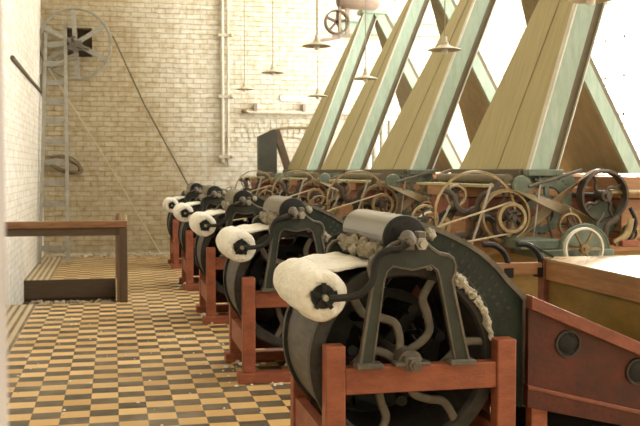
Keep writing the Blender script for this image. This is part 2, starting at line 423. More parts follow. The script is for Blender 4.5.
# rear board closing the frame below the drum
m = M_(); m.box(1.04, 1.77, .83, .85, .10, .50); m.build('back_board', 'redpanel', root)
# drum
dr = M_(); dr.lathe([(.445, .13), (.445, .80), (.425, .80), (.425, .13)], (AX, 0, AZ), n=64)
drum = dr.build('drum', 'drum', root)
for y0, y1 in ((.10, .15), (.785, .835)):
    m = M_(); m.lathe([(.465, y0), (.465, y1), (.405, y1), (.395, y1 - .012), (.42, y0 + .018), (.395, y0 + .012), (.405, y0)], (AX, 0, AZ), n=64)
    m.build('rim', 'rimiron', drum)
for fy, mt in ((.12, 'greyiron'),):
    for k in range(6):
        m = M_(); th = math.radians(4 + 60 * k)
        pts = []
        for r, s_ in ((.045, 0), (.10, -.038), (.17, -.055), (.235, -.012), (.30, .045), (.43, .035)):
            u = Vector((math.cos(th), 0, math.sin(th))); t = Vector((-math.sin(th), 0, math.cos(th)))
            pts.append(Vector((AX, fy, AZ)) + u * r + t * s_)
        m.tube(smoothpath(pts, 5), .021, .012, ref=(0, 1, 0), n=8); m.build('spoke', mt, drum)
for k in range(5):
    m = M_(); th = math.radians(54 + 72 * k)
    u = Vector((math.cos(th), 0, math.sin(th))); p = Vector((AX, .80, AZ))
    m.bar(p + u * .05, p + u * .41, .14, .03, up=(0, 1, 0)); m.build('spoke', 'iron', drum)
m = M_(); m.lathe([(.06, .02), (.06, .16), (.032, .16), (.032, .86), (.06, .86), (.06, .90)], (AX, 0, AZ), n=20, closed=False, cap=True); m.build('shaft', 'greyiron', drum)
# iron parts added to darken the view through the spokes
m = M_()
for k in range(7):
    a = math.radians(20 + 51 * k); r = .23
    m.tube([(AX + r * math.cos(a), .22, AZ + r * math.sin(a)), (AX + r * math.cos(a + .5), .74, AZ + r * math.sin(a + .5))], .028, n=8)
m.lathe([(.30, .46), (.30, .50), (.20, .50), (.20, .46)], (AX, 0, AZ), n=32)
for k in range(4):
    a = math.radians(45 + 90 * k); m.bar((AX, .48, AZ), (AX + .26 * math.cos(a), .48, AZ + .26 * math.sin(a)), .05, .03, up=(0, 1, 0))
m.build('darkening_cage', 'iron', drum)
m = M_(); m.box(AX - .36, AX + .36, .862, .872, .50, 1.02); m.build('rear_panel', 'redrail', root)
# bearing block with bolt on the front rail
m = M_(); m.box(AX - .085, AX + .085, -.02, .06, .689, .708); m.box(AX - .038, AX + .038, -.025, .05, .668, .735); m.build('bearing_block', 'greyiron', root, bevel=.006)
m = M_(); m.lathe([(.030, -.05), (.030, -.02)], (AX, 0, .70), n=6, closed=False, cap=True); m.lathe([(.015, -.065), (.015, -.045)], (AX, 0, .70), n=10, closed=False, cap=True); m.build('bolt', 'greyiron', root)
# fluff caught on the spokes and frame below
def arch_outline():
    L_ = [(1.158, .715), (1.208, 1.085), (1.222, 1.135), (1.25, 1.158), (1.29, 1.150), (1.345, 1.140), (1.40, 1.150), (1.44, 1.158), (1.468, 1.135), (1.482, 1.085), (1.556, .715)]
    R_ = [(1.622, .715), (1.538, 1.09), (1.552, 1.12), (1.556, 1.155), (1.545, 1.185), (1.52, 1.203), (1.475, 1.212), (1.44, 1.235), (1.415, 1.258), (1.36, 1.275), (1.30, 1.275), (1.25, 1.258),
          (1.222, 1.235), (1.195, 1.215), (1.17, 1.208), (1.148, 1.185), (1.14, 1.155), (1.146, 1.12), (1.158, 1.09), (1.098, .715)]
    return L_ + R_, R_
poly, edge = arch_outline()
def bracket(y0, parent):
    m = M_(); m.prism(poly, y0, y0 + .035); b = m.build('arch_bracket', 'greeniron', parent, smooth=20)
    m = M_(); m.tube([(x, y0 + .012, z) for x, z in edge], .011, .022, ref=(0, 1, 0), n=6); m.build('lip', 'greyiron', b)
    m = M_(); m.tube([(x, y0 + .012, z) for x, z in poly[:11]], .007, .020, ref=(0, 1, 0), n=6); m.build('lip', 'greyiron', b)
    for x0 in (1.075, 1.525):
        m = M_(); m.box(x0, x0 + .125, y0 - .03, y0 + .05, .689, .715); m.build('foot', 'greyiron', b, bevel=.005)
    m = M_(); m.lathe([(.030, y0 - .05), (.030, y0 + .04)], (1.375, 0, 1.262), n=6, closed=False, cap=True); m.lathe([(.018, y0 - .075), (.018, y0 - .04)], (1.375, 0, 1.262), n=10, closed=False, cap=True); m.build('bolt', 'bolt', b)
    m = M_(); m.blob((1.31, y0 - .03, 1.292), .036, (1, 1.2, 1), .12, 2); m.box(1.288, 1.335, y0 - .065, y0 + .05, 1.235, 1.29); m.lathe([(.017, y0 - .10), (.017, y0 - .03)], (1.31, 0, 1.275), n=8, closed=False, cap=True); m.build('clamp', 'greyiron', b, bevel=.004)
    m = M_(); m.box(1.36, 1.40, y0 - .03, y0 + .03, 1.275, 1.318); m.build('cap_nut', 'greyiron', b, bevel=.006)
bracket(-.015, root); bracket(.83, root)
# bent lever from the clamp to the roll end
for y0 in (-.075, .875):
    m = M_()
    m.tube(smoothpath([(1.315, y0, 1.275), (1.265, y0, 1.243), (1.215, y0, 1.238), (1.17, y0, 1.215), (1.148, y0, 1.165), (1.142, y0, 1.115), (1.118, y0, 1.072), (1.06, y0, 1.035), (.94, y0, 1.026)], 5), .017, .013, ref=(0, 1, 0), n=8)
    m.build('lever', 'iron', root)
# steel stripper roll on top
m = M_(); m.lathe([(.106, .065), (.106, .845)], (1.33, 0, 1.282), n=48, closed=False)
roll = m.build('top_roller', 'steel', root)
m = M_(); m.lathe([(.0, .052), (.095, .052), (.104, .055), (.107, .066), (.0, .066)], (1.33, 0, 1.282), n=40, closed=False)
for k in range(6):
    a = k * PI / 3 + .4; m.lathe([(.008, .044), (.008, .055)], (1.33 + .07 * math.cos(a), 0, 1.282 + .07 * math.sin(a)), n=8, closed=False, cap=True)
m.build('end_disc', 'iron', roll)
m = M_(); m.lathe([(.0, .858), (.095, .858), (.107, .845), (.0, .845)], (1.33, 0, 1.282), n=40, closed=False); m.build('end_disc', 'iron', roll)
m = M_(); m.cyl((1.33, 0, 1.282), .022, -.06, .90); m.build('axle', 'bolt', roll)
# wool web running over the drum to the roll
m = M_()
outl = []
nU, nV = 22, 14
webprof = smoothpath([(.925, 0, 1.128), (1.00, 0, 1.140), (1.08, 0, 1.152), (1.16, 0, 1.160), (1.22, 0, 1.150), (1.30, 0, 1.150), (1.40, 0, 1.145)], 4)
def webpt(u, v):
    p = webprof[min(len(webprof) - 1, int(u * (len(webprof) - 1)))]
    y = .13 + v * .63
    return (p[0] + random.uniform(-.003, .003), y + .01 * math.sin(u * 17), p[2] + .012 * noise.noise(Vector((p[0] * 14, y * 9, 3))))
g = [[m.v(webpt(i / nU, j / nV)) for j in range(nV + 1)] for i in range(nU + 1)]
for i in range(nU):
    for j in range(nV): m.f([g[i][j], g[i + 1][j], g[i + 1][j + 1], g[i][j + 1]])
w = m.build('wool_web', 'wool', root)
md = w.modifiers.new('thick', 'SOLIDIFY'); md.thickness = .016
# grey waste wool around roller and hood edge
m = M_()
pp = [(1.214 + .012 * math.sin(k * .9), .10 + .018 * k, 1.215 + .018 * math.sin(k * .53)) for k in range(41)]
m.fuzz(pp, [.030 + .010 * math.sin(k * 1.3) for k in range(41)], .7, 16, 45)
m.build('wool_waste', 'dirtywool', root)
m = M_()
m.fuzz([(1.442 + .008 * math.sin(k), .0 + .025 * k, 1.285 + .012 * math.sin(k * .7)) for k in range(22)], [.024 + .008 * math.sin(k * 1.1) for k in range(22)], .7, 16, 45)
m.build('wool_waste', 'dirtywool', root)
inner = [(1.42, 1.20), (1.50, 1.165), (1.575, 1.12), (1.64, 1.07), (1.70, 1.005), (1.745, .935), (1.775, .86), (1.795, .78), (1.80, .72)]
m = M_(); ip = smoothpath([(x - .010, .088, z - .010) for x, z in inner[:-1]], 9)
m.fuzz(ip, [.030 * (1 - .6 * i / len(ip)) * (1 + .12 * math.sin(i * .37)) for i in range(len(ip))], .9, 18, 34)
m.build('wool_waste', 'edgewool', root)
# green hood on the right of the drum
outer = [(1.40, 1.345), (1.46, 1.335), (1.545, 1.30), (1.64, 1.255), (1.73, 1.20), (1.81, 1.13), (1.87, 1.06), (1.925, 1.005), (1.96, .965), (1.96, .44)]
hoodp = outer + [(1.815, .44), (1.815, .72)] + inner[::-1][1:] + [(1.40, 1.215)]
m = M_(); m.prism(hoodp, .11, .135); hood = m.build('hood', 'hood', root, smooth=20)
m = M_(); m.prism(hoodp, .80, .825); m.build('rear_plate', 'hood', hood, smooth=20)
m = M_(); m.tube([(x, .115, z) for x, z in outer], .012, .02, ref=(0, 1, 0), n=4); m.build('edge_strip', 'greyiron', hood)
m = M_(); m.tube([(x + .012, .108, z + .008) for x, z in inner], .008, .012, ref=(0, 1, 0), n=6); m.build('edge_strip', 'greeniron', hood)
m = M_(); a_ = [(x, z) for x, z in outer]; b_ = [(x - .010, z - .012) for x, z in outer]
m.prism(a_ + b_[::-1], .125, .815); m.build('cover', 'hood', hood, smooth=30)
# faint raised maker's lettering on the hood: rows of small worn marks
m = M_()
for row in range(3):
    rr = .615 - row * .045 if row < 2 else .53
    for k in range(15 - 3 * row):
        a = math.radians(70 - 4.2 * k - row * 4)
        x, z = AX + rr * math.cos(a) * .93, AZ - .02 + rr * math.sin(a) * 1.0
        if x > 1.90 or z < .72: continue
        hh = .010; u = Vector((math.cos(a), 0, math.sin(a)))
        if random.random() < .85: m.bar(Vector((x, .108, z)) - u * hh, Vector((x, .108, z)) + u * hh, random.choice((.004, .009, .012)), .006, up=(0, 1, 0))
m.build('raised_lettering', 'letter', hood)
# red side panel
m = M_(); m.prism([(1.95, .975), (2.57, .718), (2.57, .383), (1.95, .545)], .04, .075); pan = m.build('side_panel', 'redpanel', root, smooth=0)
m = M_(); m.prism([(1.945, 1.0), (2.60, .722), (2.60, .655), (1.945, .935)], -.005, .06); m.build('top_rail', 'redrail', pan, smooth=0, bevel=.004)
m = M_(); m.prism([(1.945, .562), (2.60, .392), (2.60, .372), (1.945, .542)], .025, .06); m.build('bottom_rail', 'redrail', pan, smooth=0, bevel=.004)
m = M_(); m.prism([(1.945, .56), (2.60, .392), (2.60, .30), (1.945, .455)], .03, .08); m.build('apron', 'redpanel', pan, smooth=0)
for px_, pz_ in ((2.155, .755), (2.535, .60)):
    m = M_(); m.lathe([(.068, .042), (.066, .026), (.058, .026), (.054, .038), (.0, .038)], (px_, 0, pz_), n=28, closed=False); c_ = m.build('inspection_cap', 'capiron', pan)
    m = M_(); m.lathe([(.050, .035), (.030, .026), (.0, .026)], (px_, 0, pz_), n=24, closed=False); m.build('cap_plate', 'iron', c_)
m = M_(); m.prism([(1.95, .975), (2.60, .705), (2.60, .375), (1.95, .545)], .80, .83); m.build('rear_side_panel', 'redpanel', root, smooth=0)
for x0 in (1.975, 2.50):
    m = M_(); m.box(x0, x0 + .085, .05, .12, 0, .46); m.build('leg', 'redwood', root, bevel=.005)
    m = M_(); m.box(x0, x0 + .085, .76, .83, 0, .46); m.build('leg', 'redwood', root, bevel=.005)
# added cylinder, painted near-black as the shade under the side panel
m = M_(); m.lathe([(.0, .14), (.30, .14), (.30, .74), (.0, .74)], (2.34, 0, .36), n=40, closed=False); m.build('shade_cylinder', 'shadeblack', root)

MLAB = ['nearest carding machine, red wooden frame and dark red sloping side panel in the foreground',
        'second carding machine in the row, its red corner post standing free beside the nearest drum',
        'third carding machine in the row, middle of the five along the tiled floor',
        'fourth carding machine in the row, second from the brick wall',
        'fifth and farthest carding machine, small, closest to the brick back wall']
tag(root, MLAB[0], 'carding machine', 'carding machines in a row')
# fallen wool under the nearest drums
machines = [root]
for i in range(1, 5):
    c = copy_tree(root, (1.4, Y1 + .45 + PITCH * i, 0)); c['label'] = MLAB[i]; machines.append(c)

# ------------------------------------------------------------------ wool rolls (rest on the drums)
def wool_roll():
    r = empty('wool_roll', (0, 0, 0)); R = .119; n = 40
    m = MB(); prof = [(.035, -.005), (.045, -.015), (.075, -.022), (.100, -.018), (.116, 0.0), (R, .04)]
    for k in range(1, 9): prof.append((R + .004 * math.sin(k * 2.1), .04 + k * .072))
    prof += [(.115, .665), (.100, .69), (.07, .70), (.035, .695)]
    rings = []
    for rr, h in prof:
        ring = []
        for i in range(n):
            a = 2 * PI * i / n; q = rr * (1 + .018 * math.sin(3 * a + h * 9) + .012 * math.sin(7 * a + h * 23) + random.uniform(-.008, .008))
            ring.append(m.v((q * math.cos(a), h + random.uniform(-.004, .004), q * math.sin(a))))
        rings.append(ring)
    for j in range(len(rings) - 1):
        for i in range(n): k = (i + 1) % n; m.f([rings[j][i], rings[j][k], rings[j + 1][k], rings[j + 1][i]])
    m.build('wool', 'wool', r, smooth=80)
    m = MB(); m.cyl((0, 0, 0), .056, -.026, .70, n=24)
    for k in range(5):
        a = k * 2 * PI / 5 + .3; m.bar((0, -.035, 0), (.064 * math.cos(a), -.035, .064 * math.sin(a)), .018, .02, up=(0, 1, 0))
    m.build('core', 'iron', r)
    m = MB(); m.cyl((0, 0, 0), .014, -.085, .75, n=12); m.build('spindle', 'bolt', r)
    return r
r0 = wool_roll()
RL = ['nearest and largest white wool roll, above the first drum in the foreground',
      'white wool roll on the second drum from the foreground', 'white wool roll on the third drum, middle of the five rolls',
      'white wool roll on the fourth drum, second farthest', 'smallest and farthest white wool roll, in front of the brick wall']
for i in range(5):
    o = r0 if i == 0 else copy_tree(r0)
    o.location = (.926, Y1 + PITCH * i + .02, 1.026)
    o.rotation_euler.y = .0 if i == 0 else i * 1.3
    tag(o, RL[i], 'wool roll', 'wool rolls on the drums')

# ------------------------------------------------------------------ wooden body of the nearest machine (right edge)
cab = empty('wooden_machine_casing', (3.2, 4.9, 0))
def K(): return MB((-3.2, -4.9, 0))
CY0, CY1 = 4.27, 5.40
m = K(); m.box(2.62, 3.75, CY0 + .02, CY1 - .02, .32, .93); m.build('panel', 'goldwood', cab)
m = K(); m.box(2.60, 3.77, CY0, CY1, .925, 1.045); m.build('upper_board', 'brownwood', cab, bevel=.004)
m = K(); m.box(2.59, 3.78, CY0 - .01, CY1 + .005, 1.045, 1.058); m.build('lid', 'lid', cab)
for yy in (CY0 - .02, CY1 - .06):
    for xx in (2.585, 3.70):
        m = K(); m.box(xx, xx + .08, yy, yy + .08, 0, .55 if yy < CY0 else 1.04); m.build('post', 'redrail', cab, bevel=.005)
m = K(); m.box(2.28, 2.585, CY1 - .05, CY1, .955, 1.03); m.build('rear_rail', 'brownwood', cab, bevel=.004)
m = K(); m.box(2.3, 2.585, CY1 - .05, CY1, .72, .78); m.build('rear_rail', 'redrail', cab, bevel=.004)
for bx in (2.58, 2.36):
    m = K(); m.tube(smoothpath([(bx - .16, CY1 - .03, 1.145), (bx - .09, CY1 - .03, 1.14), (bx - .03, CY1 - .03, 1.10), (bx, CY1 - .03, 1.04), (bx, CY1 - .03, .95)], 6), .018, .02, ref=(0, 1, 0), n=8)
    m.box(bx - .03, bx + .03, CY1 - .055, CY1 + .01, .94, 1.0)
    m.build('gooseneck_bracket', 'iron', cab)
m = K(); m.bar((2.50, CY1 - .03, 1.145), (2.66, CY1 - .03, 1.062), .03, .01); m.build('strap', 'iron', cab)
tag(cab, 'golden brown wooden machine casing with a flat lid, behind the sloping red panel at right', 'machine casing')

# ------------------------------------------------------------------ drive sections with wheels and belts
def wheel(parent, name, c, R, w, nsp, rim_t, mat_rim='brass', mat_sp='darkwheel', style='S', hub=.05, shaft=None, a0=20, off=(0, 0, 0)):
    c = Vector(c)
    m = MB(off); m.lathe([(R, -w / 2), (R + .004, 0), (R, w / 2), (R - rim_t, w / 2), (R - rim_t, -w / 2)], c, n=48); rim = m.build(name, mat_rim, parent)
    for k in range(nsp):
        th = math.radians(a0 + 360 / nsp * k); u = Vector((math.cos(th), 0, math.sin(th))); t = Vector((-math.sin(th), 0, math.cos(th)))
        m = MB(off); L_ = R - rim_t * .6
        if style == 'S':
            pts = [c + u * (hub * .6), c + u * (L_ * .3) + t * (L_ * .10), c + u * (L_ * .5) + t * (L_ * .07), c + u * (L_ * .68) - t * (L_ * .09), c + u * L_ - t * (L_ * .10)]
            pp = smoothpath(pts, 5); ra = [R * .075 * (1 - .25 * i / len(pp)) + (.012 if i > len(pp) - 4 and R > .25 else 0) for i in range(len(pp))]
            m.tube(pp, ra, min(.016, w * .45), ref=(0, 1, 0), n=8)
        else: m.bar(c + u * (hub * .6), c + u * L_, R * .10, min(.02, w * .8), up=(0, 1, 0))
        m.build('spoke', mat_sp, rim)
    m = MB(off); m.cyl(c, hub, -max(w * .7, .03), max(w * .7, .03), n=20); m.cyl(c, hub * .45, -max(w, .05), shaft if shaft else max(w, .05), n=12); m.build('hub', mat_sp, rim)
    return rim

def crossed_belt(c1, r1, c2, r2, y, w, off):
    c1, c2 = Vector((c1[0], c1[1])), Vector((c2[0], c2[1])); d = (c2 - c1).length
    phi = math.atan2(c2.y - c1.y, c2.x - c1.x); al = math.acos((r1 + r2) / d)
    P, RF = [], []
    Yv = Vector((0, 1, 0))
    def run(e, q, sgn):
        t_ = (Vector(q) - Vector(e)).normalized()
        for k in range(1, 10):
            t = k / 10; P.append((e[0] + (q[0] - e[0]) * t, y + sgn * .03 * math.sin(t * PI), e[2] + (q[2] - e[2]) * t))
            RF.append(Matrix.Rotation(PI * t, 3, t_) @ Yv)
    for k in range(15):
        a = phi - al - (2 * PI - 2 * al) * k / 14; P.append((c1.x + r1 * math.cos(a), y, c1.y + r1 * math.sin(a))); RF.append(Yv)
    a = phi + PI + al; run(P[-1], (c2.x + r2 * math.cos(a), y, c2.y + r2 * math.sin(a)), -1)
    for k in range(15):
        a = phi + PI + al + (2 * PI - 2 * al) * k / 14; P.append((c2.x + r2 * math.cos(a), y, c2.y + r2 * math.sin(a))); RF.append(-Yv)
    e, q = P[-1], P[0]; t_ = (Vector(q) - Vector(e)).normalized()
    for k in range(1, 10):
        t = k / 10; P.append((e[0] + (q[0] - e[0]) * t, y + .03 * math.sin(t * PI), e[2] + (q[2] - e[2]) * t)); RF.append(Matrix.Rotation(PI * t, 3, t_) @ -Yv)
    m = MB(off); m.tube(P, .004, w / 2, ref=RF, n=4, closed=True); return m

def drive_unit():
    """local coords: x,z world; y from the machine front plane"""
    O = (-3.4, -.65, 0)
    d = empty('drive_section', (0, 0, 0))
    def B(): return MB(O)
    # lower casing
    m = B(); m.box(2.62, 5.9, .12, 1.25, .32, .93); m.build('panel', 'goldwood', d)
    m = B(); m.box(2.60, 5.92, .10, 1.27, .925, 1.03); m.build('upper_board', 'brownwood', d, bevel=.004)
    for xx in (2.585, 3.70, 5.8):
        m = B(); m.box(xx, xx + .08, .08, .16, 0, 1.0); m.build('post', 'redrail', d, bevel=.005)
    # upper casing boards set back behind the wheels
    m = B(); m.box(2.86, 4.05, .42, 1.40, 1.03, 1.20); m.build('casing_board', 'brownwood', d, bevel=.004)
    m = B(); m.box(2.90, 4.05, .46, 1.40, 1.205, 1.37); m.build('casing_board', 'redrail', d, bevel=.004)
    m = B(); m.box(2.86, 4.05, .42, 1.40, 1.375, 1.455); m.build('casing_board', 'brownwood', d, bevel=.004)
    m = B(); m.box(4.07, 5.9, .05, 1.30, 1.03, 1.36); m.build('end_casing', 'brownwood', d, bevel=.006)
    m = B(); m.box(4.02, 5.9, .00, 1.35, 1.37, 1.545); m.build('end_casing', 'brownwood', d, bevel=.006)
    # olive apron roller under the inclined belt
    m = B(); m.cyl((3.06, 0, 1.527), .040, .02, 1.6, n=20); m.build('apron_roller', 'olivedark', d)
    m = B(); m.box(2.86, 3.12, .05, 1.74, 1.462, 1.482); m.build('apron', 'olive', d)
    # flywheel, pulleys
    wheel(d, 'flywheel', (2.76, -.04, 1.255), .34, .022, 4, .016, style='S', hub=.06, shaft=.5, a0=58, off=O)
    wheel(d, 'belt_pulley', (2.995, -.06, 1.243), .20, .085, 4, .016, style='S', hub=.045, shaft=.5, a0=10, off=O)
    wheel(d, 'grooved_pulley', (2.995, -.20, 1.232), .118, .04, 4, .026, style='flat', hub=.035, shaft=.18, a0=30, off=O)
    wheel(d, 'driven_pulley', (3.815, -.10, 1.395), .205, .10, 4, .018, mat_rim='darkwheel', style='S', hub=.045, shaft=.5, a0=35, off=O)
    m = crossed_belt((2.995, 1.243), .207, (3.815, 1.395), .212, -.08, .075, O); m.build('crossed_belt', 'belt', d)
    m = B(); m.cyl((4.2, -.06, 1.42), .026, -.30, .55, axis='X', n=14); m.build('axle', 'brass', d)
    # small wheels and castings
    wheel(d, 'handwheel', (3.39, -.60, 1.02), .155, .04, 6, .013, mat_rim='whiteedge', mat_sp='brass', style='flat', hub=.035, shaft=.65, a0=0, off=O)
    m = B(); m.prism(ring_poly(3.50, .985, .20, 0, 180, 18), -.42, -.36); m.tube([(x, -.40, z) for x, z in ring_poly(3.50, .985, .20, 0, 180, 18)], .010, .03, ref=(0, 1, 0), n=6); g1 = m.build('gear_guard', 'castgreen', d)
    m = B(); m.box(2.98, 3.30, -.40, -.05, 1.0, 1.075); m.build('bearing_table', 'castgreen', d, bevel=.008)
    m = B(); m.box(3.12, 3.72, -.46, .1, .93, 1.0); m.build('bearing_table', 'castgreen', d, bevel=.008)
    m = B(); m.prism([(3.12, 1.475), (3.18, 1.555), (3.62, 1.555), (3.66, 1.475), (3.58, 1.45), (3.25, 1.45)], .02, .05); m.build('side_plate', 'castgreen', d)
    m = B(); m.prism(ring_poly(3.38, 1.34, .205, -25, 118, 16) + ring_poly(3.38, 1.34, .13, 118, -25, 16), -.02, .02)
    for k in range(15):
        a = math.radians(-22 + 10 * k); m.bar((3.38 + .20 * math.cos(a), 0, 1.34 + .20 * math.sin(a)), (3.38 + .222 * math.cos(a), 0, 1.34 + .222 * math.sin(a)), .02, .04, up=(0, 1, 0))
    m.bar((3.38, 0, 1.34), (3.38 + .14 * math.cos(.2), 0, 1.34 + .14 * math.sin(.2)), .04, .03, up=(0, 1, 0)); m.bar((3.38, 0, 1.34), (3.38 + .14 * math.cos(1.6), 0, 1.34 + .14 * math.sin(1.6)), .04, .03, up=(0, 1, 0))
    m.build('quadrant', 'castgreen', d)
    wheel(d, 'idler_pulley', (3.50, -.16, 1.17), .095, .04, 4, .014, style='flat', hub=.022, shaft=.3, a0=15, off=O)
    wheel(d, 'idler_pulley', (2.62, .02, 1.40), .085, .035, 4, .014, style='S', hub=.022, shaft=.3, a0=35, off=O)
    wheel(d, 'idler_pulley', (2.36, .00, 1.22), .11, .03, 4, .014, style='S', hub=.025, shaft=.3, a0=5, off=O)
    wheel(d, 'idler_pulley', (4.00, -.20, 1.10), .07, .04, 4, .014, style='flat', hub=.022, shaft=.3, a0=5, off=O)
    m = B(); m.lathe([(.14, -.02), (.14, .02), (.0, .02), (.0, -.02)], (3.86, -.02, 1.22), n=28, closed=False); m.build('gear_cover', 'castgreen', d)
    for p, q, r in (((3.64, -.12, 1.02), (3.52, -.12, 1.30), .008), ((3.22, -.10, 1.05), (3.28, -.10, 1.52), .008), ((2.70, -.12, 1.02), (2.86, -.12, 1.50), .010), ((2.40, .0, 1.03), (2.62, .02, 1.40), .012)):
        m = B(); m.tube([p, q], r, n=6); m.build('rod', 'bolt', d)
    for pts in ([(3.08, -.02, 1.06), (3.14, -.02, 1.15), (3.08, -.02, 1.25), (3.15, -.02, 1.34), (3.24, -.02, 1.38)], [(3.98, -.22, 1.05), (4.04, -.22, 1.18), (3.99, -.22, 1.30)], [(2.30, .02, 1.05), (2.44, .02, 1.10), (2.50, .02, 1.25), (2.66, .02, 1.30)]):
        m = B(); m.tube(smoothpath(pts, 5), .018, .016, ref=(0, 1, 0), n=8); m.build('bent_arm', 'iron', d)
    m = B(); m.lathe([(.15, -.02), (.15, .02), (.10, .02), (.10, -.02)], (3.33, .0, 1.25), n=32)
    for k in range(24):
        a = k * PI / 12; m.bar((3.33 + .145 * math.cos(a), 0, 1.25 + .145 * math.sin(a)), (3.33 + .165 * math.cos(a), 0, 1.25 + .165 * math.sin(a)), .018, .04, up=(0, 1, 0))
    for k in range(3): a = k * 2.094 + .3; m.bar((3.33, 0, 1.25), (3.33 + .12 * math.cos(a), 0, 1.25 + .12 * math.sin(a)), .03, .02, up=(0, 1, 0))
    m.build('gear', 'castgreen', d)
    m = B(); m.lathe([(.0, -.02), (.075, -.02), (.085, .0), (.075, .05), (.0, .05)], (3.16, -.02, 1.475), n=24, closed=False); m.build('end_disc', 'castgreen', d)
    for p, q, r in (((3.18, -.10, 1.47), (3.62, -.12, 1.60), .014), ((3.10, .0, 1.02), (3.28, .0, 1.42), .010), ((3.44, -.02, 1.00), (3.34, -.02, 1.36), .010), ((3.62, -.15, .98), (3.80, -.15, 1.26), .012), ((2.62, .02, 1.10), (2.98, .02, 1.06), .018)):
        m = B(); m.tube([p, q], r, n=8); m.build('rod', 'greyiron', d)
    for pts in ([(2.55, .0, 1.03), (2.66, .0, 1.02), (2.80, 0, 1.08), (2.86, 0, 1.22)], [(3.66, -.2, 1.02), (3.78, -.2, 1.06), (3.80, -.2, 1.16), (3.90, -.2, 1.22)], [(2.56, .05, 1.20), (2.64, .05, 1.33), (2.60, .05, 1.42), (2.68, .05, 1.47)]):
        m = B(); m.tube(smoothpath(pts, 5), .026, .02, ref=(0, 1, 0), n=8); m.build('bent_arm', 'darkwheel', d)
    m = B(); m.tube(smoothpath([(3.84, -.25, 1.02), (3.95, -.25, 1.10), (3.98, -.25, 1.22)], 5), .03, .02, ref=(0, 1, 0), n=8); m.build('bent_arm', 'brass', d)
    m = B(); m.box(3.88, 4.02, -.30, -.05, 1.0, 1.05); m.build('wood_block', 'redwood', d, bevel=.004)
    m = B()
    for k in range(26): m.blob((random.uniform(2.62, 3.1), random.uniform(.0, .10), 1.045 + random.uniform(0, .03)), random.uniform(.012, .028), (1.4, 1, .8), .3)
    m.build('wool_waste', 'dirtywool', d)
    # gear train on the left of the flywheel
    m = B(); m.lathe([(.09, -.02), (.09, .02), (.055, .02), (.055, -.02)], (2.50, .05, 1.16), n=24); m.cyl((2.50, .05, 1.16), .03, -.05, .2); m.bar((2.43, .05, 1.16), (2.57, .05, 1.16), .02, .02); m.bar((2.50, .05, 1.09), (2.50, .05, 1.23), .02, .02, up=(0, 1, 0)); m.build('gear', 'brass', d)
    m = B(); m.bar((2.30, .10, 1.03), (2.64, .10, 1.05), .05, .05); m.bar((2.50, .10, 1.03), (2.50, .10, 1.17), .05, .04, up=(0, 1, 0)); m.build('bracket', 'iron', d)
    return d
DL = ['nearest drive section, brown casing with largest flywheel and crossed belt, below the broadest conveyor',
      'drive section with brown flywheel at mid right, behind the steel roller of the first machine',
      'drive section whose small flywheel stands below the second farthest inclined conveyor',
      'farthest drive section, tiny wheels low in front of the cream brick wall']
DX = (0, -.22, -.34, -.48)
d0 = drive_unit()
for i in range(4):
    o = d0 if i == 0 else copy_tree(d0)
    o.location = (3.4 + DX[i], Y1 + PITCH * (i + 1) + .65, 0)
    for c in o.children:
        if c.name.split('.')[0] in ('panel', 'upper_board', 'post', 'end_casing'): c.location.x -= DX[i]
    tag(o, DL[i], 'drive section', 'drive sections with flywheels')

m = MB(); m.tube([(-.41, -.85, 1.352), (-.95, -.86, 1.19), (-1.70, -.87, .93)], .008, n=6)
m.tube([(-.41, -.85, 1.112), (-.98, -.86, 1.02), (-1.70, -.87, .91)], .008, n=6)
dr0 = m.build('drive_rope', 'rope')
for i in range(4):
    o = dr0 if i == 0 else dr0.copy()
    if i: C.objects.link(o)
    o.location = (3.4 + DX[i], Y1 + PITCH * (i + 1) + .65, 0)
    tag(o, ['pale drive rope from the nearest grooved pulley, passing above the nearest dark green hood', 'pale drive rope behind the steel roller of the first machine',
            'pale drive rope behind the roller of the second machine', 'farthest pale drive rope, near the grey chute'][i], 'drive rope', 'drive ropes')

